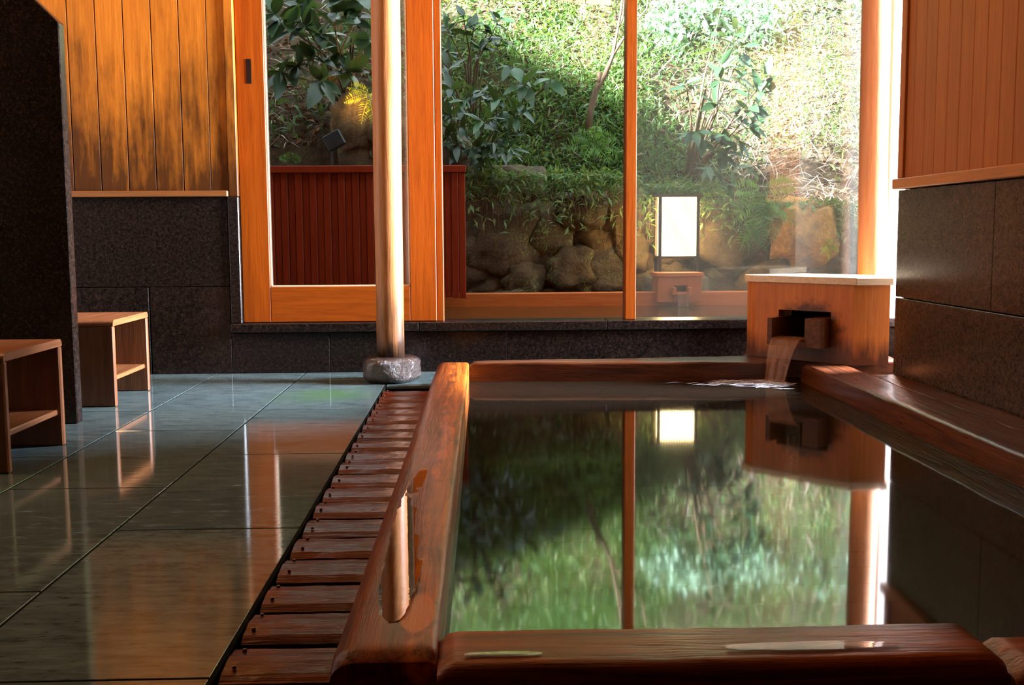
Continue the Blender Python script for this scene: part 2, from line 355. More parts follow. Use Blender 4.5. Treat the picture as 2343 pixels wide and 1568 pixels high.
box('plank',-1.1138,-1.0435,YB+.002,YB+.03,.779,CE-.01,'wall_plank',wall,.0005)
box('corner_post',-1.042,DX0,YB-.004,YB+.12,.753,CE-.01,'wall_plank',wall,.003)
# right wall
wr=MB(); wr.box(XR+.03,XR+.14,YF,3.80,-.1,CE,0); wr=wr.build('wall_right','backing'); tag(wr,'right wall of narrow cedar boards above polished granite with warm lamplight put into its brown','wall',kind='structure')
for y0,y1,z0,z1 in((-1.9,3.105,.357,.738),(3.108,3.829,.357,.738),(-1.9,2.2,-.1,.353),(2.203,3.829,-.1,.353)):
    box('granite_panel',XR,XR+.03,y0,y1,z0,z1,'granite_warm_lit',wr,.0015)
box('granite_end_panel',XR+.031,XR+.14,3.802,3.829,-.1,.738,'granite_warm_lit',wr,.0015)
box('wall_rail',XR-.022,XR+.15,-1.9,3.838,.742,.778,'wall_rail_right',wr,.003)
box('edge_board',XR-.006,XR+.15,3.79,3.832,.779,CE-.01,'wall_plank_right',wr,.003)
y=3.788; i=0
while y>-1.8:
    wdt=.062 if i==0 else .088
    box('plank',XR+.004,XR+.03,y-wdt+.0012,y-.0012,.779,CE-.01,'wall_plank_right',wr,.0025); y-=wdt; i+=1
# other shell
o=MB(); o.box(XL-.1,XL,YF,YB+.16,-.1,CE,0); tag(o.build('wall_left','plaster'),'plain left wall beyond the granite partition','wall',kind='structure')
o=MB(); o.box(XL,XA+.1,YF-.1,YF,-.1,CE,0); tag(o.build('wall_front','ceiling_wood'),'timber wall behind the viewer','wall',kind='structure')
o=MB(); o.box(XL-.1,XA+.1,YF-.1,YB+.75,CE,CE+.1,0); tag(o.build('ceiling','ceiling_wood'),'cedar boarded ceiling above the bath','ceiling',kind='structure')
# alcove window at the right side (side opening with low granite wall)
o=empty('window_2',(XA,4.2,0)); tag(o,'side window opening in the alcove beyond the right wall','window',kind='structure')
box('granite_base',XA,XA+.1,3.62,4.74,-.1,.2,'granite',o); box('frame_post',XA,XA+.06,3.62,3.68,.2,CE,'white_metal',o); box('header',XA,XA+.1,3.62,4.74,2.1,CE,'white_metal',o)
o=MB(); o.box(XR+.14,XA+.1,3.5,3.62,-.1,CE,0); tag(o.build('wall_alcove','plaster'),'short return wall of the window alcove','wall',kind='structure')
o=MB(); o.box(1.97,4.8,4.78,4.9,-.5,2.9,0); tag(o.build('side_light_block','plaster'),'added unseen block past the window end, keeping side light off the hill','wall',kind='structure')  # added out of view to keep the side light off the hill
# ------------------------------------------------------------------ window and door
win=empty('window_1',(0,YB+.1,.215)); tag(win,'large fixed garden window with slim orange cedar posts','window',kind='structure')
box('jamb',-.172,-.143,YB+.03,YB+.13,.215,1.86,'cedar_door',win)
box('mullion',.645,.69,YB+.03,YB+.12,.215,1.86,'cedar_door',win)
box('head_rail',-.172,1.86,YB+.03,YB+.13,1.78,1.86,'cedar_door_rail',win)
tag(box('metal_jamb',1.775,1.845,YB-.01,YB+.10,.2155,1.9,'white_metal',win),'pale blue white metal edge post')
box('metal_sill',1.70,1.95,YB-.015,YB+.11,.2145,.2235,'white_metal',win,.001)
box('pane',-.143,.645,YB+.075,YB+.081,.216,1.78,'glass',win,.0005)
tag(box('pane',.69,1.775,YB+.075,YB+.081,.216,1.78,'glass_steamed',win,.0005),'steamed pane')
door=empty('door_1',(-.6,YB+.05,.215)); tag(door,'orange cedar sliding glass door with wide frame','door',kind='structure')
dy0,dy1=YB+.022,YB+.058
box('stile',-1.002,-.885,dy0,dy1,.217,1.9,'cedar_door',door,.002)
box('stile',-.286,-.174,dy0,dy1,.217,1.9,'cedar_door',door,.002)
box('rail',-.884,-.287,dy0,dy1,.217,.368,'cedar_door_rail',door,.002)
box('rail',-.884,-.287,dy0,dy1,1.75,1.9,'cedar_door_rail',door,.002)
f=MB(); f.box(-.884,-.878,dy0+.006,dy1,.37,1.75,.0005); f.box(-.293,-.287,dy0+.006,dy1,.37,1.75,.0005); f.box(-.884,-.287,dy0+.006,dy1,.3685,.3745,.0005)
f.build('glazing_bead','box_lid',door)
box('pane',-.878,-.293,dy0+.02,dy0+.025,.375,1.75,'glass',door,.0004)
rc=MB(); rc.box(-.960,-.938,dy0-.0015,dy0+.004,1.224,1.326,.001); h=rc.build('painted_recess','backing',door); tag(h,'dark plate on the stile painting the shaded slot of a pull')  # flat dark plate; its colour stands for the shade inside a recess
# ------------------------------------------------------------------ log pillars
def log(name,p0,p1,r0,r1,mat,parent,seed,n=28,seg=40):
    V=[];F=[]
    for i in range(seg+1):
        t=i/seg; c=p0.lerp(p1,t)+Vector((noise.noise((t*3.1,seed,0))*.004,0,0)); r=r0+(r1-r0)*t
        for j in range(n):
            a=2*math.pi*j/n; k_=1+.035*noise.noise((math.cos(a)*1.3+seed,math.sin(a)*1.3,t*6))+.012*noise.noise((math.cos(a)*4,math.sin(a)*4+seed,t*14))
            V.append(c+Vector((math.cos(a),math.sin(a),0))*r*k_)
    for i in range(seg):
        for j in range(n): F.append([i*n+j,i*n+(j+1)%n,(i+1)*n+(j+1)%n,(i+1)*n+j])
    F+=[list(range(n))[::-1],list(range(seg*n,(seg+1)*n))]
    base=p0; m=mesh(name,[v-base for v in V],F,True); return obj(name,m,mat,parent,base)
PY=4.315; a=at(893,822,PY); b_=at(882,0,PY); d=(b_-a)/(b_.z-a.z)
pb=Vector((a.x,PY,.102)); pil=empty('log_pillar',(a.x,PY,0)); tag(pil,'round pale log pillar standing on a wet dark base stone at the bath corner','pillar')
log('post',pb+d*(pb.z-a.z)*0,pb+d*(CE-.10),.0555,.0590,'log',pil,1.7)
# base stone
def lump(name,c,rx,ry,rz,mat,parent,seed,amp=.12,flat=2.6,nu=22,nv=14,frq=2.0,fine=.03):
    V=[];F=[]
    sgn=lambda x,p:math.copysign(abs(x)**p,x)
    for i in range(nv+1):
        ph=-math.pi/2+math.pi*i/nv
        for j in range(nu):
            th=2*math.pi*j/nu; e=2/flat
            p=Vector((sgn(math.cos(ph),e)*sgn(math.cos(th),1 if flat<2.2 else .85),sgn(math.cos(ph),e)*sgn(math.sin(th),1 if flat<2.2 else .85),sgn(math.sin(ph),e)))
            k_=1+amp*noise.noise(p*frq*.8+Vector((seed,seed*2,0)))+fine*noise.noise(p*7+Vector((seed,0,3)))
            V.append(Vector((p.x*rx,p.y*ry,p.z*rz))*k_)
    for i in range(nv):
        for j in range(nu): F.append([i*nu+j,i*nu+(j+1)%nu,(i+1)*nu+(j+1)%nu,(i+1)*nu+j])
    m=mesh(name,V,F,True); return obj(name,m,mat,parent,c)
tag(lump('base_stone',(a.x+.006,PY,.05),.116,.112,.054,'base_stone',pil,4.2,.06,4.0,40,22,2.0,.035),'wet dark pitted foundation stone')
RY=4.45; a=at(1994,640,RY); b_=at(2005,0,RY); d=(b_-a)/(b_.z-a.z); p0=a-d*(a.z)
pr=empty('log_column',(p0.x,RY,0)); tag(pr,'smooth orange brown log column behind the spout box by the right window edge','pillar')
log('post',p0,p0+d*(CE-.01),.0595,.0560,'log_right',pr,5.1)
# ------------------------------------------------------------------ granite partition
part=MB(); TH=.045
poly=[(-2.6,0),(-1.271,0),(-1.271,1.245),(-1.44,1.414),(-2.6,1.414)]
V=[(x,3.4,z) for x,z in poly]+[(x,3.4+TH,z) for x,z in poly]; n=5
part.add(V,[[0,1,2,3,4],[9,8,7,6,5]]+[[i,(i+1)%n,n+(i+1)%n,n+i] for i in range(n)])
po=part.build('granite_partition','granite'); tag(po,'tall dark granite partition slab with a clipped upper corner at the left','partition')
bm=bmesh.new(); bm.from_mesh(po.data); bmesh.ops.bevel(bm,geom=list(bm.edges),offset=.003,segments=1,affect='EDGES'); bm.to_mesh(po.data); bm.free()
# ------------------------------------------------------------------ stools
def stool(x1,y0,y1,hgt,label):
    wx=.27; x0=x1-wx; t=.021; s=empty('bath_stool',((x0+x1)/2,(y0+y1)/2,0)); tag(s,label,'stool','wooden bath stools by the granite partition')
    b=.004
    box('side_panel',x0,x1,y0,y0+t,0,hgt-t,'stool',s,b); box('side_panel',x0,x1,y1-t,y1,0,hgt-t,'stool',s,b)
    # top with rounded ends
    V=[];F=[];pr_=[]; r=.016
    for k_ in range(6): a_=math.pi/2*k_/5; pr_.append((y0+r-r*math.cos(a_),hgt-r+r*math.sin(a_)))
    for k_ in range(6): a_=math.pi/2*k_/5; pr_.append((y1-r+r*math.sin(a_),hgt-r+r*math.cos(a_)))
    pr_+= [(y1,hgt-t),(y0,hgt-t)]
    m_=MB(); n=len(pr_); m_.add([(x0,a_,c_) for a_,c_ in pr_]+[(x1,a_,c_) for a_,c_ in pr_],[list(range(n))[::-1],list(range(n,2*n))]+[[i,(i+1)%n,n+(i+1)%n,n+i] for i in range(n)])
    m_.build('seat','stool_top',s,((x0+x1)/2,(y0+y1)/2,hgt))
    box('shelf',x0+.015,x1-.012,y0+t,y1-t,.088,.104,'stool_top',s,.003)
    return s
stool(-1.180,2.686,3.065,.305,'brown wooden box stool with shelf nearest the viewer, in front of granite partition')
stool(-1.258,3.728,4.125,.303,'brown wooden box stool with shelf standing behind the partition against granite wall')
# ------------------------------------------------------------------ gutter grating
gr=empty('gutter_grating',(-.27,2.7,0)); tag(gr,'row of short dark wet planks covering the gutter beside the bath rim','grating')
Y=1.39; ny=0; nailm=None
nm=MB(); nm.tube([(0,0,-.002),(0,0,.0015),(0,0,.0025)],[.0032,.0032,.0018],7); nailm=mesh('nail',nm.V,nm.F,True); nailm.materials.append(M['nail'])
def plank_mesh(L,Wd,seed):
    m_=MB(); nx,nyy=10,7; T=.02; V=[];F=[]
    for i in range(nx+1):
        for j in range(nyy+1):
            u=i/nx-.5; v_=j/nyy-.5; e=min(1,(0.5-abs(v_))*9); z=-.010*(1-e)**2+.0018*noise.noise((u*4+seed,v_*9,seed))+.0025*math.cos(v_*9.0)-.0025
            w_=1+.02*noise.noise((u*5,seed,2 if v_>0 else 7))
            V.append((u*L,v_*Wd*w_,z))
    n=len(V); V+= [(x,y_,-T) for x,y_,z in V]
    id_=lambda i,j:i*(nyy+1)+j
    for i in range(nx):
        for j in range(nyy): F.append([id_(i,j),id_(i+1,j),id_(i+1,j+1),id_(i,j+1)])
    for i in range(nx):
        F.append([id_(i,0),n+id_(i,0),n+id_(i+1,0),id_(i+1,0)]); F.append([id_(i,nyy),id_(i+1,nyy),n+id_(i+1,nyy),n+id_(i,nyy)])
    for j in range(nyy):
        F.append([id_(0,j),id_(0,j+1),n+id_(0,j+1),n+id_(0,j)]); F.append([id_(nx,j),n+id_(nx,j),n+id_(nx,j+1),id_(nx,j+1)])
    return fixn(mesh('plank',V,F))
pm=[plank_mesh(.197,.122,s*1.7) for s in range(5)]
for i in range(-9,20):
    yc=1.4665+.1403*i
    if yc>4.12 or yc<.3: continue
    m_=pm[i%5]
    p=obj('plank',m_,'plank_wet',gr,(GAP+.006+.0985,yc,.004+.001*math.sin(i*2.3)))
    for dy in(-.03,.03):
        nl=obj('nail',nailm,None,p,(GAP+.022+.003*math.sin(i*5.1+dy*9),yc+dy,.0035+.001*math.sin(i*2.3)))
box('gutter_trench',-.357,-.165,.2,4.155,-.09,-.045,'backing',gr)
# ------------------------------------------------------------------ bath tub
tub=empty('bath_tub',(.6,2.7,-.55)); tag(tub,'sunken wooden bath with thick worn timber rims','bath')
def beam(name,p0,p1,w0,w1,hgt,mat,seed,r=.022,amp=.005,seg=70,sag=0,hollow=None,label=None,rout=None):
    """beam with a rounded natural top; p0,p1 centre line of the top face"""
    p0,p1=Vector(p0),Vector(p1); d=(p1-p0); L=d.length; d.normalize(); s=Vector((d.y,-d.x,0)); rings=[]
    rl=rout or r
    def prof(w):
        P=[(-w/2,-hgt)]
        for k_ in range(6): a_=math.pi/2*k_/5; P.append((-w/2+rl*(1-math.cos(a_)),-rl*(.7)*(1-math.sin(a_))))
        for k_ in range(1,6): P.append((-w/2+rl+(w-rl-r)*k_/6,0))
        for k_ in range(6): a_=math.pi/2*k_/5; P.append((w/2-r*(1-math.sin(a_)),-r*(1-math.cos(a_))))
        P.append((w/2,-hgt)); return P
    V=[];n=len(prof(w0))
    for i in range(seg+1):
        t=i/seg; w=w0+(w1-w0)*t; c=p0+(p1-p0)*t
        endr=0
        for (u,z) in prof(w):
            dz=0; du=0
            if z>-hgt+1e-6:
                q=c+s*u; dz=amp*noise.noise((q.x*5+seed,q.y*5,seed))+amp*.4*noise.noise((q.x*19,q.y*19+seed,1)); du=amp*1.1*noise.noise((t*L*3.5,(9 if u>0 else 2)+seed,0))*(1 if abs(u)>w*.3 else 0)
                if hollow: dz+=hollow(u,t*L,w)
                e=min(t*L,(1-t)*L); dz-= .012*max(0,1-e/.02)**2
            V.append(c+s*(u+du)+Vector((0,0,z+dz)))
    F=[]
    for i in range(seg):
        for j in range(n-1): F.append([i*n+j,i*n+j+1,(i+1)*n+j+1,(i+1)*n+j])
        F.append([i*n+n-1,i*n,(i+1)*n,(i+1)*n+n-1])
    F+=[list(range(n))[::-1],list(range(seg*n,(seg+1)*n))]
    c=(p0+p1)/2; m=fixn(mesh(name,[v-c for v in V],F,True)); m.set_sharp_from_angle(angle=.7)
    o=obj(name,m,mat,tub,c)
    if label: o['label']=label
    return o
RT=.09
# left rim: s = (d.y,-d.x)=(+1,0) for d=+Y ; u<0 outer, u>0 inner
def lh(u,l,w):
    z=0
    # worn step: inner half a touch higher along a wandering line until 0.55 m from the near end
    line=.014+.012*math.sin(l*5.2+.6)+.012*noise.noise((l*6,3,1)); 
    k_=1/(1+math.exp(-(u-line)/.0012)); fade=1/(1+math.exp((l-1.9)/.15))
    z+=.0055*k_*fade*(1 if l>.42 else max(0,(l-.34)/.08))
    # worn hollow near the front end at the inner side
    dd=((u-.030)/.024)**2+((l-.20)/.13)**2
    z-=.006*math.exp(-dd*1.2)
    return z
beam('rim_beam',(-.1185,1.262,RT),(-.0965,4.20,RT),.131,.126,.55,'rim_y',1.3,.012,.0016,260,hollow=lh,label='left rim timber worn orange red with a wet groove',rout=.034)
beam('rim_beam',(-.052,1.283,RT-.002),(.636,1.283,RT-.002),.123,.123,.55,'rim_x',7.7,.016,.003,60,label='near rim timber with streaky brown grain')
beam('rim_beam',(.640,1.265,RT-.016),(1.51,1.265,RT-.016),.123,.123,.55,'rim_x',3.1,.018,.003,40,label='near rim timber, right hand shorter length')
def bx(p): return Vector(p)
beam('rim_beam',(-.034,4.192,RT),(1.20,4.205,RT),.05,.235,.55,'rim_dark_x',5.3,.012,.003,60,label='far rim timber with pale wet top')
beam('rim_beam',(1.302,1.33,RT-.002),(1.322,4.06,RT-.002),.155,.150,.55,'rim_dark_y',9.2,.014,.004,80,label='right rim timber along the granite wall')
beam('ledge_board',(1.447,1.0,RT-.010),(1.452,3.83,RT-.010),.125,.105,.35,'rim_dark_y',11.2,.010,.003,50,label='dark ledge board between rim and granite wall')
beam('ledge_board',(1.10,4.36,RT-.008),(1.70,4.30,RT-.008),.2,.40,.2,'rim_dark_x',12.2,.010,.003,30,label='corner board under the spout box')
for i in range(20):
    y=1.28+.15*i
    if y<4.25: box('bottom_board',-.12,1.32,y+.002,y+.148,-.43,-.405,'tub_board_x',tub,.005)
for i in range(19):
    y=1.3+.155*i
dr=MB(); c=Vector((.155,3.42,-.404)); dr.tube([c,c+Vector((0,0,.012)),c+Vector((0,0,.016))],[.05,.05,.03],20); tag(dr.build('drain','dark_metal',tub,c,True),'round dark drain cap')
# water
V=[];F=[]; nx,ny=60,110; X0,X1,Y0,Y1=-.075,1.28,1.33,4.20; WZ=.015; IMP=Vector((1.10,3.98))
for j in range(ny+1):
    for i in range(nx+1):
        x=X0+(X1-X0)*i/nx; y=Y0+(Y1-Y0)*j/ny; r=math.hypot(x-IMP.x,y-IMP.y)
        z=WZ+.0022*math.sin(r*75)*math.exp(-r*7.5); V.append((x,y,z))
for j in range(ny):
    for i in range(nx): q=j*(nx+1)+i; F.append([q,q+1,q+nx+2,q+nx+1])
wt=obj('bath_water',mesh('bath_water',V,F,True),'bath_water'); tag(wt,'still murky hot spring water filling the indoor bath','water',kind='stuff')
# ------------------------------------------------------------------ spout box
P0,P1,P2,P3,P4,P5=[Vector(p) for p in((1.104,4.334),(1.122,4.271),(1.412,3.962),(1.545,3.952),(1.60,4.16),(1.36,4.40))]
t=(P2-P1); LW=t.length; t.normalize(); nrm=Vector((-t.y,t.x)); 
if nrm.y>0: nrm=-nrm
sb=empty('spout_box',(1.35,4.15,RT)); tag(sb,'orange cedar corner box with pale lid and stained spout opening on bath corner','spout box')
BZ0,BZ1=.0905,.392
def L2(s_,q): p=P1+t*s_+nrm*q; return (p.x,p.y)
def lb(mb,s0,s1,q0,q1,z0,z1): mb.prism([L2(s0,q0),L2(s1,q0),L2(s1,q1),L2(s0,q1)],z0,z1)
fr=MB(); o0,o1=.105,.330; z0o,z1o=.149,.286
for a_ in((0,o0,BZ0,BZ1),(o1,LW,BZ0,BZ1),(o0,o1,BZ0,z0o),(o0,o1,z1o,BZ1)): lb(fr,a_[0],a_[1],-.025,0,a_[2],a_[3])
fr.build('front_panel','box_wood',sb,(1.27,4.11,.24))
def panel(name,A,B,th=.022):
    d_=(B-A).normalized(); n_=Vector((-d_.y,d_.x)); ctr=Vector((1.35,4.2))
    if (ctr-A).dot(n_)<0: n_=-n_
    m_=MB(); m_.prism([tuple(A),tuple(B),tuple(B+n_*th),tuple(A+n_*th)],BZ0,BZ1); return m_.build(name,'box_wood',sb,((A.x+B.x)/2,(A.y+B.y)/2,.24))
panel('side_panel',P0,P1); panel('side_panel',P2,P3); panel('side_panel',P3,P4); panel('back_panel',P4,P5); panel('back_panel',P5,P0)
ctr=Vector((1.36,4.17)); m_=MB(); lidp=[p+(p-ctr).normalized()*.013 for p in(P0,P1,P2,P3,P4,P5)]; m_.prism([tuple(p) for p in lidp],BZ1,BZ1+.027)
lid=m_.build('lid','box_lid',sb,(1.36,4.17,BZ1)); tag(lid,'cedar lid with window glare put into its pale colour')
bm=bmesh.new(); bm.from_mesh(lid.data); bmesh.ops.bevel(bm,geom=list(bm.edges),offset=.0015,segments=1,affect='EDGES'); bm.to_mesh(lid.data); bm.free()
tr=MB(); lb(tr,o0+.002,o0+.022,-.15,.085,.155,.258); lb(tr,o1-.070,o1-.004,-.15,.070,.172,.262); lb(tr,o0+.002,o1-.004,-.15,.068,.150,.172)
tr.build('spout_trough','trough',sb,(1.2,4.05,.2))
bk=MB(); lb(bk,o0-.03,o1+.03,-.16,-.15,.12,.33); bk.build('inner_baffle','backing',sb)
# falling water
V=[];F=[]; nu,nv=14,18; s0,s1=o0+.024,o1-.074
for front in(0,1):
    for j in range(nv+1):
        tt=j/nv
        for i in range(nu+1):
            u=i/nu; q=.035+ .04*min(1,tt*5) if tt<.2 else .075+.085*((tt-.2)/.8)**.6*1
            z=.186-.012*tt if tt<.2 else .1836-(.1836-WZ)*((tt-.2)/.8)**1.5
            nar=1-.36*max(0,(tt-.2)/.8); sc_=(s0+s1)/2+(u-.5)*(s1-s0)*nar-.006*max(0,tt-.2)
            p=L2(sc_,q-(.006 if not front else 0)*(1) + .004*math.sin(u*17+tt*2)*tt); V.append((p[0],p[1],z))
nn=(nu+1)*(nv+1); idx=lambda f_,i,j:f_*nn+j*(nu+1)+i
for j in range(nv):
    for i in range(nu):
        F.append([idx(1,i,j),idx(1,i+1,j),idx(1,i+1,j+1),idx(1,i,j+1)]); F.append([idx(0,i,j),idx(0,i,j+1),idx(0,i+1,j+1),idx(0,i+1,j)])
st=obj('water_stream',mesh('water_stream',V,F,True),'stream'); tag(st,'thin reddish stream of hot water pouring from the spout box','water stream',kind='stuff')
ip=L2((s0+s1)/2-.006,.16); IMPX=ip
# white froth streaks painting sky glint on disturbed water left of the impact
fm=MB()
for i in range(150):
    a_=abs(rng.normal(0,.5)); x=ip[0]-a_*.30+rng.normal(0,.02)+.02; y=ip[1]+rng.normal(0,.07*(1-.5*min(1,a_)))+.02*a_; ln=.02+.07*rng.random(); wd=.0012+.003*rng.random()
    zt=WZ+.004+.002*rng.random(); n=6; V=[];F=[]
    for k_ in range(n+1):
        q=k_/n-.5; ww=wd*(1-4*q*q)+.0002; yy=y+.012*math.sin(q*5+i); V+= [(x+q*ln,yy-ww,zt),(x+q*ln,yy+ww,zt)]
    for k_ in range(n): F.append([2*k_,2*k_+2,2*k_+3,2*k_+1])
    fm.add(V,F)
tag(fm.build('splash_foam_glint','foam_glint',fix=False),'froth streaks with sky glint painted white where the stream meets the bath water','foam_glint',kind='stuff')
# puddles on the rim
def puddle(pts,zc,label,name='water_puddle'):
    n=len(pts); c=sum((Vector(p) for p in pts),Vector((0,0)))/n
    m=mesh(name,[(0,0,0)]+[(p[0]-c.x,p[1]-c.y,0) for p in pts],[[0,i+1,(i+1)%n+1] for i in range(n)]); o=obj(name,m,'puddle',None,(c.x,c.y,zc)); tag(o,label,'puddle','water lying on the bath rim',kind='stuff'); return o
def blob(x0,x1,yy0,yy1,seed,n=70):
    L=[];R=[]
    for i in range(n+1):
        q=i/n; y=yy0+(yy1-yy0)*q; e=math.sin(math.pi*q)**.35
        xc=(x0(y)+x1(y))/2; hw=(x1(y)-x0(y))/2*e*(1+.22*noise.noise((y*9,seed,0))+.12*noise.noise((y*40,seed,4)))
        L.append((xc-hw+.004*noise.noise((y*20,seed,8)),y)); R.append((xc+hw,y))
    return R+L[::-1]
puddle(blob(lambda y:-.160+.0055*y,lambda y:-.086+.001*y,1.36,2.28,3.0),RT+.0005,'water lying along the left rim timber, narrow and bright')
pb_=blob(lambda y:1.246,lambda y:1.272,.300,.520,6.0)
puddle([(y,x) for x,y in pb_][::-1],RT+.0012,'water lying on the near rim timber, glinting near its front edge')
pb_=blob(lambda y:1.242,lambda y:1.258,-.02,.075,9.0)
puddle([(y,x) for x,y in pb_][::-1],RT+.0012,'small glint of water on the near rim timber, toward its left end')
# ------------------------------------------------------------------ outdoors
ob=empty('outdoor_bath',(.5,6,-.3)); tag(ob,'open air wooden bath beyond the window, its orange rim below the stones','bath')
box('rim_board',-2.2,3.6,6.77,6.87,.0,.210,'outdoor_wood',ob,.004)
box('bath_floor',-2.2,3.6,4.91,6.77,-.05,.02,'outdoor_wood',ob,.002)
box('side_board',-2.3,-2.2,4.91,6.89,-.05,.21,'outdoor_wood',ob,.002)
V=[(-2.2,4.92,.125),(3.6,4.92,.125),(3.6,6.77,.125),(-2.2,6.77,.125)]
tag(obj('outdoor_water',mesh('outdoor_water',V,[[0,1,2,3]]),'outdoor_water'),'steaming water in the outdoor bath','water',kind='stuff')
osb=empty('outdoor_spout_box',(1.31,6.85,.21)); tag(osb,'small cedar spout box on the outdoor bath rim under the lantern','spout box')
c0=at(1505,690,6.68); c1=at(1606,640,6.68); x0,x1=c0.x,c1.x
b=MB(); b.box(x0,x0+.1,6.68,6.9,.15,.31,.002); b.box(x1-.09,x1,6.68,6.9,.15,.31,.002); b.box(x0+.1,x1-.09,6.68,6.9,.255,.31,.002); b.box(x0+.1,x1-.09,6.68,6.9,.15,.215,.002); b.box(x0+.1,x1-.09,6.8,6.9,.21,.26,.002); b.build('box_body','outdoor_wood',osb,(1.31,6.8,.23))
box('lid',x0-.012,x1+.012,6.67,6.91,.3105,.335,'outdoor_wood',osb,.002)
b=MB(); b.box(x0+.085,x0+.105,6.61,6.7,.21,.245,.001); b.box(x1-.095,x1-.075,6.61,6.7,.21,.245,.001); b.box(x0+.085,x1-.075,6.61,6.7,.2,.212,.001); b.build('spout_trough','outdoor_wood',osb,(1.31,6.65,.22))
b=MB(); b.tube([(x0+.112,6.62,.216),(x0+.113,6.59,.205),(x0+.115,6.575,.13)],[.004,.005,.007],6); b.tube([(x1-.105,6.62,.216),(x1-.106,6.59,.205),(x1-.108,6.575,.13)],[.004,.005,.007],6); b.box(x0+.112,x1-.105,6.585,6.589,.128,.206,.0005)
tag(b.build('outdoor_stream','stream',None,(1.31,6.6,.13)),'little clear stream falling from the outdoor spout box','water stream',kind='stuff')
# lantern
LY=6.93; lc0=at(1508,447,LY); lc1=at(1600,590,LY); zt,zb=lc0.z,lc1.z; lx0,lx1=lc0.x,lc1.x
ZS=.315; ln=empty('garden_lantern',((lx0+lx1)/2,LY+.1,ZS)); tag(ln,'glowing white box lantern with dark frame on the stones outside','lantern')
D=.17; p=.020
for X in(lx0,lx1-p):
    for Yq in(LY,LY+D-p): box('corner_post',X,X+p,Yq,Yq+p,ZS,zt-.012,'lantern_wood',ln,.001)
box('roof_board',lx0-.02,lx1+.02,LY-.02,LY+D+.02,zt-.012,zt+.006,'lantern_wood',ln,.002)
box('bottom_frame',lx0,lx1,LY,LY+D,zb-.004,zb+.012,'lantern_wood',ln,.002)
box('paper_shade',lx0+.018,lx1-.018,LY+.014,LY+D-.014,zb+.0125,zt-.0125,'lamp_paper',ln,.002)
nsl=13
for i in range(nsl):
    X=lx0+p+(lx1-lx0-2*p)*(i+.5)/nsl; box('slat',X-.0016,X+.0016,LY+.004,LY+.010,zb+.0125,zt-.0125,'lantern_wood',ln,.0003)
# red fence
fe=empty('red_fence',(-.6,6.6,.15)); tag(fe,'red stained slatted screen with flat cap rail by the outdoor bath','fence')
FY=6.6; ft=at(700,380,FY).z; fb=at(1067,683,FY).z; fx1=at(1065,450,FY).x; fx0=-1.62
box('cap_rail',fx0,fx1+.004,FY-.03,FY+.045,ft-.042,ft,'fence_red',fe,.003)
n=0; X=fx1
while X>fx0:
    box('slat',X-.0425,X-.0015,FY-(.010 if n%2 else .0),FY+.015,fb+(.004*(n%3)),ft-.043,'fence_red',fe,.003); X-=.043; n+=1
for X in(-1.55,-.35): box('post',X,X+.055,FY+.016,FY+.07,.021,ft-.043,'fence_red',fe,.003)
box('back_rail',fx0,fx1,FY+.016,FY+.04,.35,.39,'fence_red',fe,.003)
# blind
bl=empty('reed_blind',(.35,5.0,1.8)); tag(bl,'rolled up reed blind hanging under the eave outside the window','blind')
BY=5.05; A=at(1045,-22,BY); B=at(1398,10,BY)
for i in range(9):
    dz=.011*i; r_=MB(); r_.tube([(A.x,BY+.012*math.sin(i),A.z+dz+.004),(B.x,BY+.012*math.sin(i),B.z+dz)],.0052,7); r_.build('reed','blind_reed',bl,(A.x,BY,A.z+dz),True)
for X in(1150,1240,1340):
    c=at(X,0,BY-.012); r_=MB(); r_.tube([(c.x,BY-.016,c.z-.02),(c.x,BY-.016,c.z+.14)],.0018,6); r_.build('cord','twig',bl,c)
# hill
def ztop(x): 
    if x<-.35: return .95+.35*min(1,(-.35-x)/.4)
    if x<1.05: return .93
    return .93-.33*min(1,(x-1.05)/.9)
PROF=[(7.45,-2.2),(7.50,-.12),(7.58,0),(7.9,.34),(8.5,.95),(9.4,1.75),(10.6,2.7),(12.5,4.1),(16,6.4)]
def hill(x,Y):
    zt_=ztop(x)
    for (a0,b0),(a1,b1) in zip(PROF,PROF[1:]):
        if a0<=Y<=a1:
            z=zt_+b0+(b1-b0)*(Y-a0)/(a1-a0); break
    else: z=zt_+PROF[-1][1]
    return z+(.13*noise.noise((x*1.3,Y*1.3,4))+.05*noise.noise((x*4,Y*4,9)))*min(1,max(0,(Y-7.4)*2))
V=[];F=[]; xs=np.linspace(-4.5,7,90); ys=[7.45,7.47,7.50,7.54,7.58]+list(np.linspace(7.6,16,70))
for Y in ys:
    for x in xs: V.append((x,Y,hill(x,Y)))
nx=len(xs)
for j in range(len(ys)-1):
    for i in range(nx-1): q=j*nx+i; F.append([q,q+1,q+nx+1,q+nx])
hl=obj('ground_slope',mesh('ground_slope',V,F,True),'soil_slope'); tag(hl,'earth hillside rising steeply behind the stone wall','hillside',kind='structure')
o=MB(); o.box(-6,9,4.74,7.6,-.5,-.06,0); tag(o.build('ground','soil'),'ground beneath the garden bath','ground',kind='structure')
# unseen block added on the left to shade the near hillside
o=MB(); o.box(-5.5,-2.75,2.0,14,-.5,3.75,0); tag(o.build('shade_block','plaster'),'added unseen block left of the garden, shading the near hillside','wall',kind='structure')
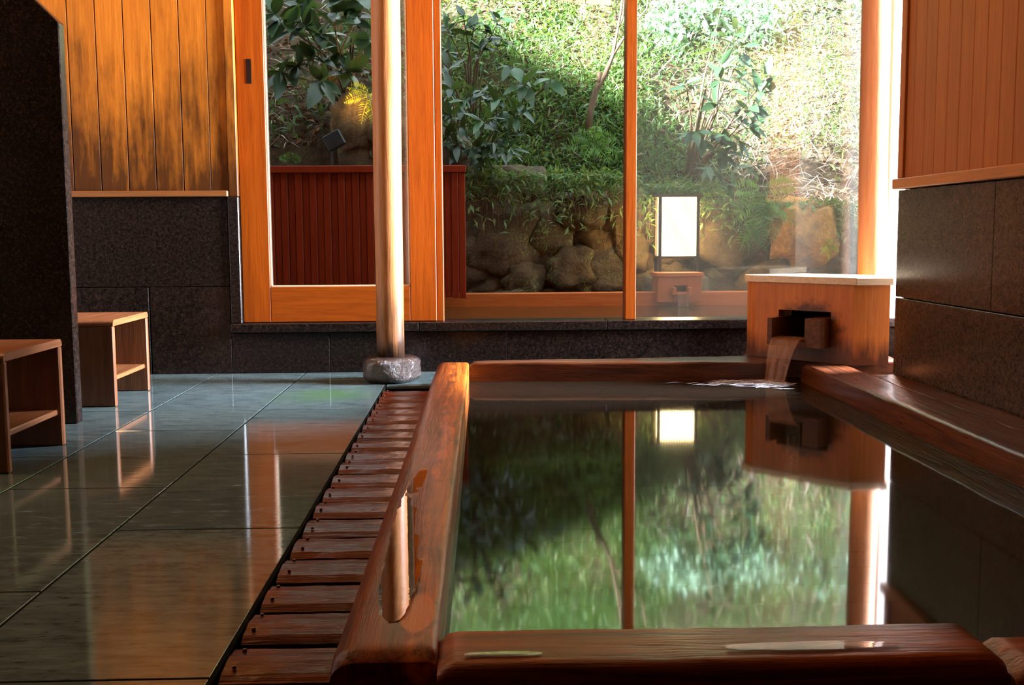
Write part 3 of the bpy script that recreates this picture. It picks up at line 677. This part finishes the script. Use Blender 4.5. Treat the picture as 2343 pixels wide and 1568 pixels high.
# stone wall
sw=empty('stone_wall',(.8,7.2,.1)); tag(sw,'rough boulder retaining wall with moss behind the outdoor bath','stone wall')
SY=7.36
stones=[(1105,455,70,62,'stone_brown'),(1165,430,70,45,'stone_brown'),(1150,545,82,78,'stone_brown'),(1085,580,50,75,'stone_brown'),(1120,640,75,50,'stone_brown'),(1195,640,45,50,'stone_brown'),
(1256,540,56,64,'stone_brown'),(1235,610,40,40,'stone_brown'),(1302,618,58,52,'stone_brown'),(1388,628,66,62,'stone_grey'),(1368,545,56,54,'stone_tan'),(1330,485,60,40,'stone_brown'),(1420,500,50,60,'stone_tan'),(1250,668,66,20,'stone_grey'),(1170,680,50,22,'stone_grey'),(1440,575,40,55,'stone_tan'),
(1490,565,50,85,'stone_tan'),(1555,540,70,60,'stone_tan'),(1480,650,45,40,'stone_tan'),(1560,615,70,38,'stone_tan'),(1640,540,72,72,'stone_tan'),(1655,655,66,52,'stone_grey'),(1720,590,62,55,'stone_tan'),(1745,650,60,50,'stone_tan'),
(1838,535,66,66,'stone_ochre'),(1800,610,66,40,'stone_tan'),(1885,612,62,32,'stone_grey'),(1925,560,55,45,'stone_grey'),(1960,615,60,45,'stone_grey'),(1850,665,90,40,'stone_grey'),(1990,680,80,50,'stone_grey'),(2030,560,60,60,'stone_grey'),
(815,285,50,58,'stone_tan'),(850,345,60,60,'stone_brown'),(960,420,70,60,'stone_brown'),(1010,360,60,50,'stone_brown'),(900,300,60,60,'stone_brown')]
for i,(px,py,rx,ry,mt) in enumerate(stones):
    Yq=SY+.06*math.sin(i*2.1)+(.12 if px<900 else 0)-(.22 if mt=='stone_ochre' else 0); c=at(px,py,Yq); k_=Yq/FPX*1.10
    o=lump('stone',c,rx*k_,.17,ry*k_,mt,sw,i*3.7,.34,2.8,24,16,2.6,.08)
    if mt=='stone_ochre': o['label']='large ochre boulder'
# lantern pedestal stone
lump('stone',((lx0+lx1)/2,LY+.1,.19),.22,.15,.128,'stone_tan',sw,88.1,.05,5,24,14)
# --- foliage
def leaf_mesh(name,w=.36,fold=.25,curl=.12,n=6,point=1.0):
    V=[];F=[]
    for i in range(n+1):
        q=i/n; ww=w/2*math.sin(math.pi*min(1,q**.8*.97+.02))**.9; z=-curl*q*q
        V+= [(q,-ww,z+ww*fold),(q,0,z),(q,ww,z+ww*fold)]
    for i in range(n):
        a=3*i; F+= [[a,a+3,a+4,a+1],[a+1,a+4,a+5,a+2]]
    return mesh(name,V,F,True)
LM={}
for mt in('leaf_dark','leaf_mid','leaf_glare','fern','fern_yellow','leaf_red','litter'):
    for wv in(.36,.46):
        m_=leaf_mesh('leaf',wv); m_.materials.append(M[mt]); LM[mt,wv]=m_
def place_leaf(parent,p,d,size,mt,wv=.36,roll=0):
    o=bpy.data.objects.new('leaf',LM[mt,wv]); COL.objects.link(o); d=d.normalized()
    up=Vector((rng.normal(0,.35),rng.normal(0,.35)-.25,1)); s=up.cross(d); 
    if s.length<1e-3: s=Vector((1,0,0))
    s.normalize(); z=d.cross(s)
    o.parent=parent; Rm=Matrix((d,s,z)).transposed()
    o.matrix_local=Matrix.Translation(p-WL[parent.name])@Rm.to_4x4()@Matrix.Scale(size,4)
def shrub(name,label,base,tips,size,mt,wv,per,group=None,cat='shrub',rad=.011,droop=.35,alt=None,spread=.5):
    base=Vector(base); r=empty(name,base); tag(r,label,cat,group)
    for ti,tp in enumerate(tips):
        tp=Vector(tp); b=MB(); mid=base.lerp(tp,.55)+Vector((rng.normal(0,.05),rng.normal(0,.04),.06)); b.tube([base,base.lerp(mid,.6),mid,mid.lerp(tp,.6),tp],[rad,rad*.85,rad*.6,rad*.4,rad*.22],6); b.build('branch','bark',r,base,True)
        ax=(tp-mid).normalized()
        for k_ in range(per):
            f_=1-.55*(k_/per)*rng.random()-.02; p=mid.lerp(tp,f_); a_=k_*2.4+rng.random()
            u=ax.orthogonal().normalized(); v_=ax.cross(u); d=(u*math.cos(a_)+v_*math.sin(a_))+ax*spread+Vector((0,-.25,-droop*rng.random()))
            place_leaf(r,p,d,size*(.65+.55*rng.random()),(alt if alt and rng.random()<.3 else mt),wv)
    return r
def tips(lst,Y,js=.12): return [at(x,y,Y+rng.normal(0,js)) for x,y in lst]
def base_on(px,Y,up=0): x=at(px,400,Y).x; return Vector((x,Y,hill(x,max(Y,7.4))-.02+up))
shrub('broadleaf_shrub','dark broad leaved shrub with greyish leaves seen through the sliding door',base_on(800,7.75),tips([(650,55),(690,45),(735,75),(760,25),(815,35),(625,30),(720,125),(775,120),(800,165),(735,185),(680,150),(640,165),(845,90),(700,10),(780,-30),(660,-20),(830,-10)],7.15),.20,'leaf_dark',.46,8,'garden shrubs',alt='leaf_mid')
shrub('broadleaf_shrub','glossy dark green shrub hanging over the red fence end beside the window jamb',base_on(1060,7.6),tips([(1030,200),(1065,225),(1100,205),(1060,290),(1105,275),(1150,255),(1180,270),(1090,335),(1130,325),(1100,385),(1160,310),(1195,240),(1025,150),(1140,225),(1030,260),(1045,330),(1170,340),(1110,355),(1020,310)],7.0,.10),.135,'leaf_dark',.36,9,'garden shrubs',alt='leaf_mid')
shrub('leafy_sprig','sparse leafy sprig standing against the bright slope beside window jamb top',base_on(1080,8.0),tips([(1085,55),(1115,75),(1145,40),(1060,35),(1150,90),(1100,110),(1020,60),(1025,110)],7.7,.08),.12,'leaf_dark',.46,8,'garden shrubs',alt='leaf_mid')
shrub('broadleaf_sapling','pair of big pale green leaves sprouting mid slope near the window jamb',base_on(1190,8.1),tips([(1165,150),(1195,175),(1200,195),(1260,180)],7.6,.05),.17,'leaf_mid',.46,4,'garden shrubs')
shrub('drooping_shrub','tall loose shrub with drooping grey green leaves behind the lantern',base_on(1570,7.75),tips([(1650,145),(1670,150),(1700,175),(1745,205),(1640,235),(1685,255),(1640,305),(1690,320),(1720,240),(1590,300),(1610,320),(1655,0),(1640,70),(1706,105),(1690,60),(1760,170),(1740,270),(1660,350),(1570,190)],7.4,.12),.15,'leaf_dark',.36,8,'garden shrubs',droop=.9,alt='leaf_mid')  # darker leaf colour stands in for the shade on this shrub
shrub('low_shrub','low shrub with a few trailing leaves above the lantern right side',base_on(1690,7.6),tips([(1665,420),(1640,400),(1700,455),(1620,380),(1720,380)],7.15,.05),.12,'leaf_mid',.36,6,'garden shrubs',droop=.8)
# sunlit trees, sun glare painted into the pale leaf colour
def cloud(name,label,base,centres,n,size,mt,group):
    base=Vector(base); r=empty(name,base); tag(r,label,'tree',group); b=MB(); fo=MB()
    for c,rad in centres:
        c=Vector(c); b.tube([base,base.lerp(c,.5)+Vector((rng.normal(0,.1),0,.1)),c],[.03,.02,.008],6)
        for i in range(n):
            q=Vector(rng.normal(0,1,3)); q=q.normalized()*rad*rng.random()**.5; p=c+Vector((q.x,q.y*.6,q.z*.7)); add_leaf(fo,p,Vector(rng.normal(0,1,3))+Vector((0,-.3,-.3)),size*(.6+.8*rng.random()),.4)
    b.build('branches','bark',r,base,True); f=fo.build('foliage',mt,r,base,False,False); f['kind']='stuff'; return r
def add_leaf(mb,p,d,L,wr=.35):
    d=d.normalized(); s=d.cross(Vector((rng.normal(0,.5),rng.normal(0,.5),1))); 
    if s.length<1e-3: return
    s.normalize(); n_=s.cross(d); w_=L*wr/2
    mb.add([p,p+d*L*.5-s*w_+n_*w_*.3,p+d*L-n_*L*.12,p+d*L*.5+s*w_+n_*w_*.3,p+d*L*.5],[[0,1,4],[1,2,4],[2,3,4],[3,0,4]])
cloud('slope_tree','leafy tree high on the slope at the upper right, sun glare put into its pale leaves',base_on(1880,10.0),[(at(1800,30,9.6),.35),(at(1880,70,9.6),.4),(at(1950,110,9.6),.4),(at(1940,20,9.8),.45),(at(2010,60,9.6),.4),(at(1860,120,9.4),.3)],420,.10,'leaf_glare','sunlit trees on the slope')
cloud('slope_tree','leafy tree behind the drooping shrub at the upper middle, sun glare put into its pale leaves',base_on(1640,9.6),[(at(1560,40,9.2),.35),(at(1640,20,9.4),.4),(at(1720,60,9.2),.35),(at(1500,90,9.0),.3)],420,.09,'leaf_glare','sunlit trees on the slope')
# ground cover (uncountable)
def scatter(name,label,mt,n,region,L,wr,up,cat='ground cover',lift=.0):
    mb=MB(); k_=0; tries=0
    while k_<n and tries<n*30:
        tries+=1; x=-2.2+6.4*rng.random(); Y=7.45+3.6*rng.random()**1.3; z=hill(x,Y); 
        if rng.random()>region(x,Y,z): continue
        p=Vector((x,Y,z+lift*rng.random())); 
        d=Vector((rng.normal(0,1),rng.normal(-.3,.8),rng.normal(up,.6))); add_leaf(mb,p,d,L*(.5+rng.random()),wr); k_+=1
    o=mb.build(name,mt,None,(0,0,0),False,False); tag(o,label,cat,kind='stuff'); return o
nz=lambda x,Y,s,f=1.6: .5+.9*noise.noise((x*f+s,Y*f,s))
mid=lambda x:math.exp(-((x-.75)/.95)**4)
right=lambda x:1/(1+math.exp(-(x-1.75)/.18))
left=lambda x:1/(1+math.exp((x+.15)/.15))
scatter('ground_cover','bright green bamboo grass covering the middle of the hillside','cover_green',36000,lambda x,Y,z:(mid(x)*max(0,nz(x,Y,1))+.25*right(x)*(Y>8)),.052,.26,.7,lift=.16)
scatter('ground_cover','yellow green small leaves scattered over the slope','cover_yellow',9000,lambda x,Y,z:(mid(x)+.4*right(x)+.1)*max(0,nz(x,Y,5)-.2),.06,.26,.6,lift=.18)
scatter('ground_cover','dark green low leaves filling the shade of the slope','cover_dark',9000,lambda x,Y,z:(mid(x)*.8+.35*left(x))*max(0,nz(x,Y,9)),.07,.3,.5,lift=.10)
scatter('dry_grass','pale dry straw lying on the bank at the right','straw',9000,lambda x,Y,z:right(x)*(1 if Y<8.6 else .35)+.12*left(x)+.12,.16,.035,.2,'dry grass',lift=.10)
scatter('leaf_litter','brown fallen leaves on the soil of the bank','litter',6000,lambda x,Y,z:(.5+.5*left(x))*(1 if Y<8.3 else .3),.05,.5,.1,'fallen leaves',lift=.03)
# overhang along the wall top: grass & twigs
mb=MB(); mb2=MB(); mb3=MB()
for i in range(3600):
    px=1065+890*rng.random(); top=402 if px<1460 else (430 if px<1650 else 470); py=top+rng.exponential(34)-8
    if py>560: continue
    Y=7.06+.12*rng.random(); p=at(px,py,Y); d=Vector((rng.normal(0,1),-.5,rng.normal(-.2,.6)))
    add_leaf(mb if rng.random()<.5 else mb2,p,d,.035+.05*rng.random(),.28)
for i in range(900):
    px=1075+880*rng.random(); py=(405 if px<1460 else 450)+60*rng.random(); Y=7.08+.1*rng.random(); p=at(px,py,Y); L=.06+.16*rng.random()
    s=Vector((rng.normal(0,.02),0,-L)); w_=.0013
    mb3.add([p+Vector((-w_,0,0)),p+Vector((w_,0,0)),p+s*.5+Vector((w_,-.02,0)),p+s,p+s*.5+Vector((-w_,-.02,0))],[[0,1,2,4],[4,2,3]])
tag(mb.build('overhanging_grass','cover_green',fix=False),'green grass leaves trailing over the top stones of the wall','grass',kind='stuff')
tag(mb2.build('overhanging_grass','cover_yellow',fix=False),'yellowish grass leaves trailing over the wall top near the lantern','grass',kind='stuff')
tag(mb3.build('hanging_roots','twig',fix=False),'thin brown roots hanging down over the wall stones','roots',kind='stuff')
# ferns
def fern(label,base,fronds,mt,L,name='fern'):
    base=Vector(base); r=empty(name,base); tag(r,label,'fern','ferns on the bank')
    for d in fronds:
        d=Vector(d).normalized(); s=d.cross(Vector((0,-1,.3))).normalized(); mb=MB(); n=13
        for i in range(n):
            q=(i+1)/n; p=base+d*L*q+Vector((0,-.02,-.10*L*q*q*3)); ll=L*.30*math.sin(math.pi*(q*.86+.12))
            for sg in(-1,1): add_leaf(mb,p,s*sg+d*.35+Vector((0,-.1,-.1)),ll,.34)
        pts=[base+d*L*q+Vector((0,-.02*min(1,q*5),-.10*L*q*q*3)) for q in(0,.3,.6,.95)]; mb.tube(pts,.0025,4)
        mb.build('frond',mt,r,base,False,False)
    return r
fern('yellow lit fern hanging on the dark bank beside the log pillar',at(845,215,7.05),[(-.3,-.2,-.9),(-.9,-.2,-.1),(.2,-.3,-1),(-.7,-.3,.4),(.7,-.2,-.3)],'fern_yellow',.17)
fern('green fern with long fronds hanging over the wall right of the lantern',at(1740,440,7.0),[(-.3,-.3,-.9),(.3,-.3,-.9),(-.8,-.3,-.5),(.8,-.3,-.5),(0,-.4,-1),(-.6,-.3,.2),(.6,-.3,.3)],'fern',.27)
fern('bright fern clump below the slender trunk in mid slope',at(1355,325,7.3),[(-.6,-.5,.4),(.6,-.5,.3),(-.9,-.3,0),(.9,-.4,-.1),(.1,-.6,.7),(-.3,-.6,-.3),(.4,-.5,-.4)],'fern',.2)
fern('small fern low on the soil just above the red fence',at(668,372,7.40),[(-.6,-.5,.5),(.6,-.5,.4),(0,-.5,.8)],'fern',.12)
fern('tiny yellow fern sprig hanging from the boulders at the right end',at(1890,560,7.0),[(-.5,-.5,-.3),(.6,-.5,-.2),(0,-.5,-.8),(.1,-.5,.5)],'fern_yellow',.09)
fern('trailing yellow green fern on the boulder left of the ochre rock',at(1720,500,7.0),[(-.5,-.3,-.8),(-.2,-.3,-1),(.4,-.3,-.8)],'fern',.2)
# slender trunk
tb=at(1345,300,7.55); tt_=empty('slender_tree',tb); tag(tt_,'slender bare brown trunk leaning right and forking near window post','tree')
def tpath(name,pts,rad,Y=7.5):
    b=MB(); P=[at(x,y,Y) for x,y in pts]; b.tube(P,rad,8); return b.build(name,'bark',tt_,P[0],True)
tpath('trunk',[(1345,300),(1352,250),(1362,210),(1385,170),(1402,128),(1411,80),(1420,30),(1432,-60)],[.026,.024,.022,.018,.013,.009,.008,.006])
tpath('branch',[(1402,128),(1425,90),(1440,70),(1480,20),(1490,-50)],[.011,.008,.007,.006,.005]); tpath('branch',[(1410,75),(1425,40),(1431,-40)],[.007,.005,.004]); tpath('stub',[(1372,190),(1371,165)],[.020,.016])
sh=at(1505,297,7.5)
# garden spotlight
gp=at(765,322,6.95); gs=empty('garden_spotlight',gp); tag(gs,'small dark box spotlight on the soil aiming up at the yellow fern','spotlight')
V,F=cbox_vf(.12,.09,.10,.006); Rm=Matrix.Rotation(math.radians(-28),3,'Y'); m_=fixn(mesh('lamp_housing',[Rm@Vector(v) for v in V],F)); obj('lamp_housing',m_,'dark_metal',gs,gp)
b=MB(); b.tube([gp+Vector((-.02,.02,-.05)),Vector((gp.x-.03,gp.y+.03,-.058))],.009,8); b.build('stake','dark_metal',gs,gp)
l=bpy.data.lights.new('garden_spot','SPOT'); l.energy=20; l.color=(1,.55,.15); l.spot_size=1.5; l.spot_blend=.8; l.shadow_soft_size=.04
lo=bpy.data.objects.new('garden_spot',l); COL.objects.link(lo); lo.location=gp+Vector((.09,-.06,.09)); lo.rotation_euler=(lo.location-Vector(at(835,150,7.3))).to_track_quat('Z','Y').to_euler()
# twigs on the dark bank
def twig(pts,Y,label):
    b=MB(); P=[at(x,y,Y) for x,y in pts]; b.tube(P,[.006,.005,.003][:len(P)] if len(P)<=3 else .004,5); tag(b.build('fallen_twig','twig',None,P[0],True),label,'twig','fallen twigs on the bank')
twig([(612,340),(628,325),(642,308)],7.43,'thin pale twig lying on the dark bank above the red fence left end')
twig([(625,222),(700,215),(760,195)],7.43,'longer pale twig lying across the dark bank at mid height')
for (px,py,sz,mt,lab) in((695,282,.04,'litter','pale fallen leaf on dark soil in door pane, upper one'),(705,322,.045,'litter','brown fallen leaf on dark soil in door pane, lower one'),(755,198,.11,'leaf_red','long red fallen leaf on the bank under the broad leaved shrub'),(800,165,.09,'leaf_red','orange red curled leaf hanging near the log pillar')):
    o=bpy.data.objects.new('fallen_leaf',LM[mt,.36]); COL.objects.link(o); tag(o,lab,'leaf','fallen leaves picked out on the bank'); o.location=at(px,py,7.435); o.scale=(sz,)*3; o.rotation_euler=(1.2,.5+px*.1,.4+px)
